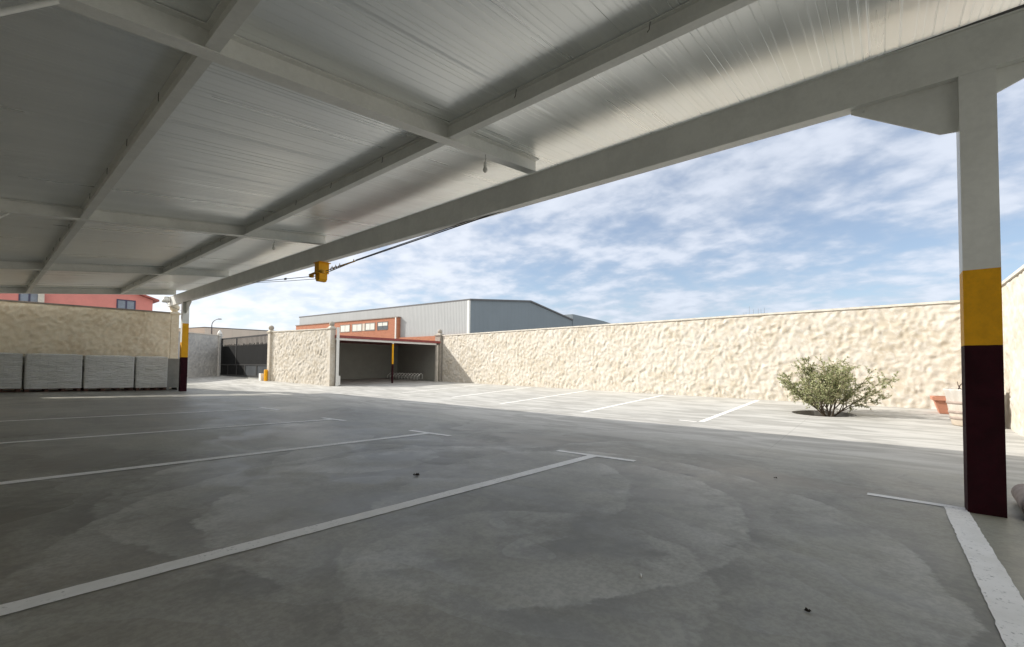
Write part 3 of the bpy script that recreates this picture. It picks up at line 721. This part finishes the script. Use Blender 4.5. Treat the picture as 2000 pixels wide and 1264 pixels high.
# ------------------------------------------------------------------ shrub in the pit
def shrub():
    random.seed(5)
    bx, by = PIT[0]+.1, PIT[1]-.10; bz = G(bx, by)-.10
    t = thing('olive_bush', (bx, by, bz), 'low spreading grey-green olive bush growing in a round pit', 'bush')
    tr = MB(); tips = []
    def rv(a, b=None): b = a if b is None else b; return Vector((random.uniform(-a, a), random.uniform(-a, a), random.uniform(-b, b)))
    def grow(p, d, L, n, r0, r1, wob, lift=0.):
        path = [p.copy()]
        for _ in range(n):
            d = (d + rv(wob) + Z_*lift).normalized(); p = p + d*L/n; path.append(p.copy())
        tr.tube(path, r0, 6 if r0 > .01 else 4, r1, cap=False); return path, d
    for i in range(7):
        az = i/7*2*math.pi + random.uniform(-.25, .25)
        d0 = Vector((math.cos(az), math.sin(az), (.9, 2.2, 1.2, .7, 1.8, 1.0, 2.6)[i])).normalized()
        stem, d1 = grow(Vector((bx+.07*math.cos(az), by+.07*math.sin(az), bz)), d0, .42, 4, .022, .015, .10)
        for k in range(6):
            b0 = stem[2 + k % 3]
            dk = (d1*.9 + rv(.75, .55) + Z_*.30).normalized()
            arm, d2 = grow(b0, dk, random.uniform(.76, 1.2), 8, .012, .003, .16, .05)
            for s in range(2, 9):
                for _ in range(3):
                    dd = (dk*.6 + rv(.9, .75)).normalized()
                    tw, _d = grow(arm[s], dd, random.uniform(.14, .36)*(1.1-.05*s), 4, .004, .0015, .25, -.02)
                    tips.append(tw)
            tips.append(arm[3:])
    tr.build('trunk', 'bark', t)
    V = []; Fc = []
    def leaf(p, d, L, w):
        s = d.cross(Vector((random.gauss(0, 1), random.gauss(0, 1), random.gauss(0, 1))))
        if s.length < 1e-3: return
        s.normalize(); b = len(V)
        V.extend([p, p+d*L*.5+s*w, p+d*L, p+d*L*.5-s*w]); Fc.append((b, b+1, b+2, b+3))
    for path in tips:
        for a_, b_ in zip(path[:-1], path[1:]):
            dv = (b_-a_); m_ = 7
            for k in range(m_):
                if random.random() < .5: continue
                q = a_+dv*(k/m_)
                for s_ in range(2):
                    d = (dv.normalized()*.6 + Vector((random.gauss(0, 1), random.gauss(0, 1), random.gauss(.1, .8))).normalized()).normalized()
                    leaf(q, d, random.uniform(.035, .06), random.uniform(.006, .010))
    V = [tuple(v) for v in V]
    me = bpy.data.meshes.new('foliage'); me.from_pydata(V, [], Fc); me.update(); link('foliage', me, 'leaf', t)
shrub()

# ------------------------------------------------------------------ pots by the right column
def tub():
    x, y = 12.80, -1.31; g = G(x, y)
    t = thing('plant_tub', (x, y, g), 'weathered cream half-barrel tub with ribbed bands, partly behind the right column', 'plant pot')
    b = MB(); b.lathe((x, y, g), [(.002, .0), (.30, 0), (.312, .02), (.333, .14), (.345, .2), (.374, .42), (.404, .64), (.428, .70), (.428, .73), (.40, .73), (.383, .62), (.002, .60)], 36); b.build('barrel', 'tub', t)
    for z, r in ((.15, .336), (.27, .356), (.46, .382)):
        k = MB(); k.lathe((x, y, g+z), [(r-.02, -.03), (r+.004, -.026), (r+.010, 0), (r+.006, .026), (r-.02, .03)], 36); k.build('band', 'tub_band', t)
    s = MB(); s.lathe((x, y, g+.64), [(.382, 0), (.25, .02), (.002, .03)], 24); s.build('soil', 'soil', t)
    w = MB()
    for i in range(9):
        a = random.uniform(0, 6.28); p = Vector((x+.25*math.cos(a), y+.25*math.sin(a), g+.64)); path = [p]
        dv = Vector((random.gauss(0, .4), random.gauss(0, .4), 1)).normalized()
        for _ in range(4): dv = (dv+Vector((random.uniform(-.6, .6), random.uniform(-.6, .6), random.uniform(-.4, .1)))).normalized(); path.append(path[-1]+dv*.09)
        w.tube(path, .012, 5, .005)
    w.build('dry_stems', 'rust_wood', t)
tub()
def terracotta():
    x, y = 15.2, -1.235; g = G(x, y)
    t = thing('terracotta_pot', (x, y, g), 'orange terracotta planter with a wide rim behind the cream tub', 'plant pot')
    o = Vector((x, y, g))
    m = MB(); a0, a1, h = .27, .36, .40
    P = [(-a0, -a0, 0), (a0, -a0, 0), (a0, a0, 0), (-a0, a0, 0), (-a1, -a1, h-.08), (a1, -a1, h-.08), (a1, a1, h-.08), (-a1, a1, h-.08)]
    m.poly([o+Vector(p) for p in P], [(0,3,2,1),(0,1,5,4),(1,2,6,5),(2,3,7,6),(3,0,4,7)]); m.build('body', 'terracotta', t)
    r = MB(); k = a1+.045
    for s in (((-k, -k), (k, -a1+.02)), ((-k, a1-.02), (k, k)), ((-k, -a1+.02), (-a1+.02, a1-.02)), ((a1-.02, -a1+.02), (k, a1-.02))):
        r.box((x+s[0][0], y+s[0][1], g+h-.08), (x+s[1][0], y+s[1][1], g+h))
    r.build('rim', 'terracotta', t)
    s = MB(); s.box((x-a1+.03, y-a1+.03, g+h-.12), (x+a1-.03, y+a1-.03, g+h-.06)); s.build('soil', 'soil', t)
terracotta()
def log_piece():
    t = thing('log', (5.6, -1.02, G(5.6, -1)), 'short pale log with a dark red-brown cut end beside the right column', 'log')
    r = .088; z = G(5.6, -1)+r-.004
    a = Vector((6.15, -.95, z)); b = Vector((5.36, -.905, z))
    m = MB(); m.tube([a, a.lerp(b, .3), a.lerp(b, .6), b], r, 18, r*.98, cap=False); m.build('bark', 'tub_band', t)
    c = MB(); d = (b-a).normalized(); c.tube([b-d*.01, b+d*.004], r*.94, 18); c.build('cut_end', 'rust_wood', t); c = MB(); c.tube([a, a+d*.01], r*.9, 18); c.build('cut_end', 'rust_wood', t)
log_piece()

# ------------------------------------------------------------------ small litter on the slab
def clump(name, x, y, s, m, label, cat, n=7):
    q = MB()
    for i in range(n):
        c = Vector((x+random.uniform(-1, 1)*s, y+random.uniform(-1, 1)*s*.6, G(x, y)+.006+s*.25)); r = s*random.uniform(.35, .7)
        a = random.uniform(0, 3); dx, dy = math.cos(a)*r, math.sin(a)*r
        q.poly([(c.x-dx, c.y-dy, c.z-s*.2), (c.x+dy*.6, c.y-dx*.6, c.z+s*random.uniform(.2, .6)), (c.x+dx, c.y+dy, c.z-s*.15), (c.x-dy*.6, c.y+dx*.6, c.z+s*random.uniform(-.2, .4))], [(0, 1, 2), (0, 2, 3)])
    tag(q.build(name, m), label, cat)
clump('dead_leaf', 3.01, 3.79, .035, 'dry_leaf', 'dark curled leaf lying between the two nearest left bay lines', 'leaf', 12)
clump('dead_leaf', 2.55, .30, .018, 'dry_leaf', 'tiny dark leaf scraps on the floor in the lower right', 'leaf', 8)
clump('dead_leaf', 5.62, .95, .02, 'dry_leaf', 'tiny dark leaf on the floor left of the right column', 'leaf', 4)
m = MB(); m.tube([(2.355, 1.04, G(2.35, 1.04)+.006), (2.385, 1.052, G(2.35, 1.04)+.006)], .0045, 8)
tag(m.build('cigarette_butt', 'paper'), 'tiny white butt lying on the floor in the foreground', 'cigarette butt')

# ------------------------------------------------------------------ buildings beyond the walls
def hall():
    C = Vector((49.12, 49.91, 0)); u = Vector((-.08204, .99663, 0)); v = Vector((.99663, .08204, 0)); L = 48.54
    t = thing('industrial_hall', tuple(C), 'large grey metal-clad industrial hall with a brick office front', 'industrial building')
    P = [(0, 0), (0, 11.6), (17.5, 13.6), (34.6, 11.7), (34.6, 0)]
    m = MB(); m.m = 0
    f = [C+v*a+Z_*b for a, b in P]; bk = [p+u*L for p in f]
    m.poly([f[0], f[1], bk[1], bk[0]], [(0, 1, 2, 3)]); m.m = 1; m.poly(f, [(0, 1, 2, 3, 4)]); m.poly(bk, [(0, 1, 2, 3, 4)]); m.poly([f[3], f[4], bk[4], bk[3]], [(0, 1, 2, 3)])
    m.build('cladding', ['clad_lit', 'clad_shaded'], t)
    r = MB(); e = .25
    r.prism([C+v*a+Z_*(b+.004)-u*e for a, b in P[1:4]] + [C+v*a+Z_*(b+.28)-u*e for a, b in P[1:4]][::-1], u*(L+2*e)); r.build('roof', 'trim_dark', t)
    c = MB(); c.obox(C, u, v, Z_, (-.12, -.12, 0), (.22, .22, 11.6)); c.build('corner_trim', 'white_paint', t)
    k = MB(); k.obox(C, u, v, Z_, (-.1, 34.62, 0), (30, 51, 13.1)); k.prism([C+v*51.01-u*.1+Z_*0, C+v*51.01-u*.1+Z_*13.1, C+v*56-u*.1+Z_*12.9, C+v*62-u*.1+Z_*11.5, C+v*62-u*.1], u*30); k.build('annex', 'clad_shaded', t)
    # brick front, stands 2 m proud of the long side
    bt = MB(); bt.obox(C, u, v, Z_, (15.8, -.6, 0), (48.8, -.004, 9.8)); bt.build('brick_front', 'brick', t)
    cp = MB(); cp.obox(C, u, v, Z_, (15.7, -.72, 9.803), (48.9, -.004, 9.95)); cp.build('parapet', 'coping_dark', t)
    dp = MB(); dp.obox(C, u, v, Z_, (16.1, -.78, 4.0), (16.32, -.604, 9.8)); dp.build('downpipe', 'white_paint', t)
    pl = MB(); pl.obox(C, u, v, Z_, (0.2, -.5, 0), (15.79, -.003, 6.25)); pl.build('brick_plinth', 'brick', t)
    # windows with roller blinds
    for i, (a0, a1, bl) in enumerate(((29.6, 32.5, 1.), (25.9, 28.7, 1.), (22.1, 24.7, .95), (18.5, 21.2, .5))):
        w = MB(); fr = .12
        y0, y1 = -.63, -.58; z0, z1 = 7.85, 9.1
        w.obox(C, u, v, Z_, (a0-.12, y0-.02, z0-.1), (a1+.12, y1, z0)); w.obox(C, u, v, Z_, (a0-.12, y0-.02, z1), (a1+.12, y1, z1+.12))
        w.obox(C, u, v, Z_, (a0-.12, y0-.02, z0), (a0, y1, z1)); w.obox(C, u, v, Z_, (a1, y0-.02, z0), (a1+.12, y1, z1)); w.obox(C, u, v, Z_, ((a0+a1)/2-.05, y0-.01, z0), ((a0+a1)/2+.05, y1, z1))
        win = w.build('window', 'trim_dark' if i == 3 else 'coping_dark', t)
        g_ = MB(); g_.obox(C, u, v, Z_, (a0, -.615, z0), (a1, -.604, z1)); g_.build('pane', 'glass_dark', win)
        b = MB(); b.obox(C, u, v, Z_, (a0+.05, -.628, z1-(z1-z0)*bl+.02), (a1-.03 if i < 3 else a1-.1, -.617, z1-.02)); b.build('roller_blind', 'blind', win)
    s = MB(); s.obox(C, u, v, Z_, (24.95, -.66, 7.8), (25.6, -.603, 9.15)); s.build('pier', 'coping', t)
hall()

def red_house():
    a = Vector((-6.5, 56.45, 0)); b = Vector((11.25, 56.45, 0)); d = (b-a); L = d.length; d /= L; n = Vector((-d.y, d.x, 0))
    if n.dot(Vector((0, 1, 0))) < 0: n = -n
    t = thing('pink_house', tuple(b), 'salmon pink rendered house with a low gable roof behind the tan wall', 'house')
    m = MB(); P = [(0, 0), (L, 0), (L, 7.55), (L/2, 10.55), (0, 7.55)]
    m.prism([a+d*p+Z_*q for p, q in P], n*12); m.build('wall', 'pink_wall', t)
    r = MB(); o = .45
    for s in (1, -1):
        e = (L+o) if s > 0 else -o; sl_ = 3.0/(L/2)
        r.prism([a+d*(L/2)+Z_*10.57-n*.4, a+d*e+Z_*(7.57-sl_*o)-n*.4, a+d*e+Z_*(7.75-sl_*o)-n*.4, a+d*(L/2)+Z_*10.75-n*.4], n*12.8)
    r.build('roof', 'panel_top', t)
    def at(x, z): return a+d*x+Z_*z
    L0 = lambda X, Y: (Vector((X, Y, 0))-a).dot(d)
    for x0, x1, z0, z1 in ((L0(8.6, 56), L0(9.82, 56), 6.1, 7.22), (L0(2.3, 56), L0(3.35, 56), 6.3, 7.5)):
        w = MB(); k = .1
        for q in ((x0, x1, z0-k, z0), (x0, x1, z1, z1+k), (x0-k, x0, z0-k, z1+k), (x1, x1+k, z0-k, z1+k), ((x0+x1)/2-.06, (x0+x1)/2+.06, z0, z1)):
            w.obox(a, d, n, Z_, (q[0], -.06, q[2]), (q[1], -.003, q[3]))
        win = w.build('window', 'navy_frame', t)
        g_ = MB(); g_.obox(a, d, n, Z_, (x0, -.02, z0), (x1, -.004, z1)); g_.build('pane', 'win_glass', win)
    p = MB(); xx = L0(3.42, 56); p.obox(a, d, n, Z_, (xx-.1, -.35, 0), (xx+.28, -.003, 9.0)); p.build('downpipe', 'coping', t)
red_house()

t = thing('low_warehouse', (23, 81, 0), 'low pale warehouse with tan gable seen over the black gate', 'warehouse')
A_ = Vector((22.83, 81.6, 0)); Bp = Vector((29.5, 73.0, 0)); Cp = Vector((18.0, 92.0, 0))
dA = (Bp-A_).normalized()
m = MB(); m.m = 0; m.poly([A_, A_+Z_*6.93, Bp+dA*6+Z_*6.15, Bp+dA*6], [(0, 1, 2, 3)]); m.m = 1
m.poly([A_, A_+Z_*6.93, Cp+Z_*6.6, Cp], [(0, 1, 2, 3)]); m.m = 0
q = Bp+dA*6+Vector((9, 14, 0)); m.poly([Bp+dA*6, Bp+dA*6+Z_*6.15, q+Z_*6.15, q], [(0, 1, 2, 3)])
m.poly([q, q+Z_*6.15, Cp+Z_*6.6, Cp], [(0, 1, 2, 3)])
m.build('wall', ['clad_far', 'clad_tan'], t)
m = MB(); m.poly([A_+Z_*6.93, Bp+dA*6+Z_*6.15, q+Z_*6.15, Cp+Z_*6.6], [(0, 1, 2, 3)]); m.poly([A_+Z_*7.05, Bp+dA*6.2+Z_*6.25, q+Z_*6.25, Cp+Z_*6.7], [(0, 1, 2, 3)]); m.build('roof', 'clad_tan', t)

def lamp(x, y, ztop, arm, label, r=.06):
    t = thing('street_lamp', (x, y, .1), label, 'street lamp')
    p = MB(); ad = Vector((arm[0], arm[1], 0)); L = ad.length
    path = [(x, y, 0), (x, y, ztop-1.1)] + [(x+ad.x*(1-math.cos(q)), y+ad.y*(1-math.cos(q)), ztop-1.1+1.0*math.sin(q)) for q in np.linspace(.25, 1.45, 6)]
    p.tube(path, r, 8, r*.6); p.build('pole', 'trim_dark', t)
    h = MB(); e = Vector(path[-1]); dd = ad.normalized(); s = Vector((-dd.y, dd.x, 0))
    h.obox(e, dd, s, Z_, (-.05, -.12, -.08), (.42, .12, .06)); h.build('lamp_head', 'trim_dark', t, .03)
lamp(23.5, 80.7, 8.4, (.75, -.9), 'tall curved street lamp over the black gate, beyond the grey wall', .075)
lamp(31.5, 24.5, 4.75, (.62, -.78), 'street lamp just showing above the long cream wall before the grey hall', .035)
# bare twigs of a sapling poking above the wall
t = thing('sapling', (17.6, 3.6, .1), 'bare thin twigs of a sapling poking above the long cream wall', 'sapling')
m = MB()
for i in range(7):
    x = 17.4+random.uniform(-.1, .3); y = 3.2+i*.12; m.tube([(17.5, 3.5, .0), (x, y, 1.9), (x+random.uniform(-.05, .05), y, 3.22+random.uniform(-.1, .14))], .008, 4, .003)
m.build('twigs', 'bark', t)
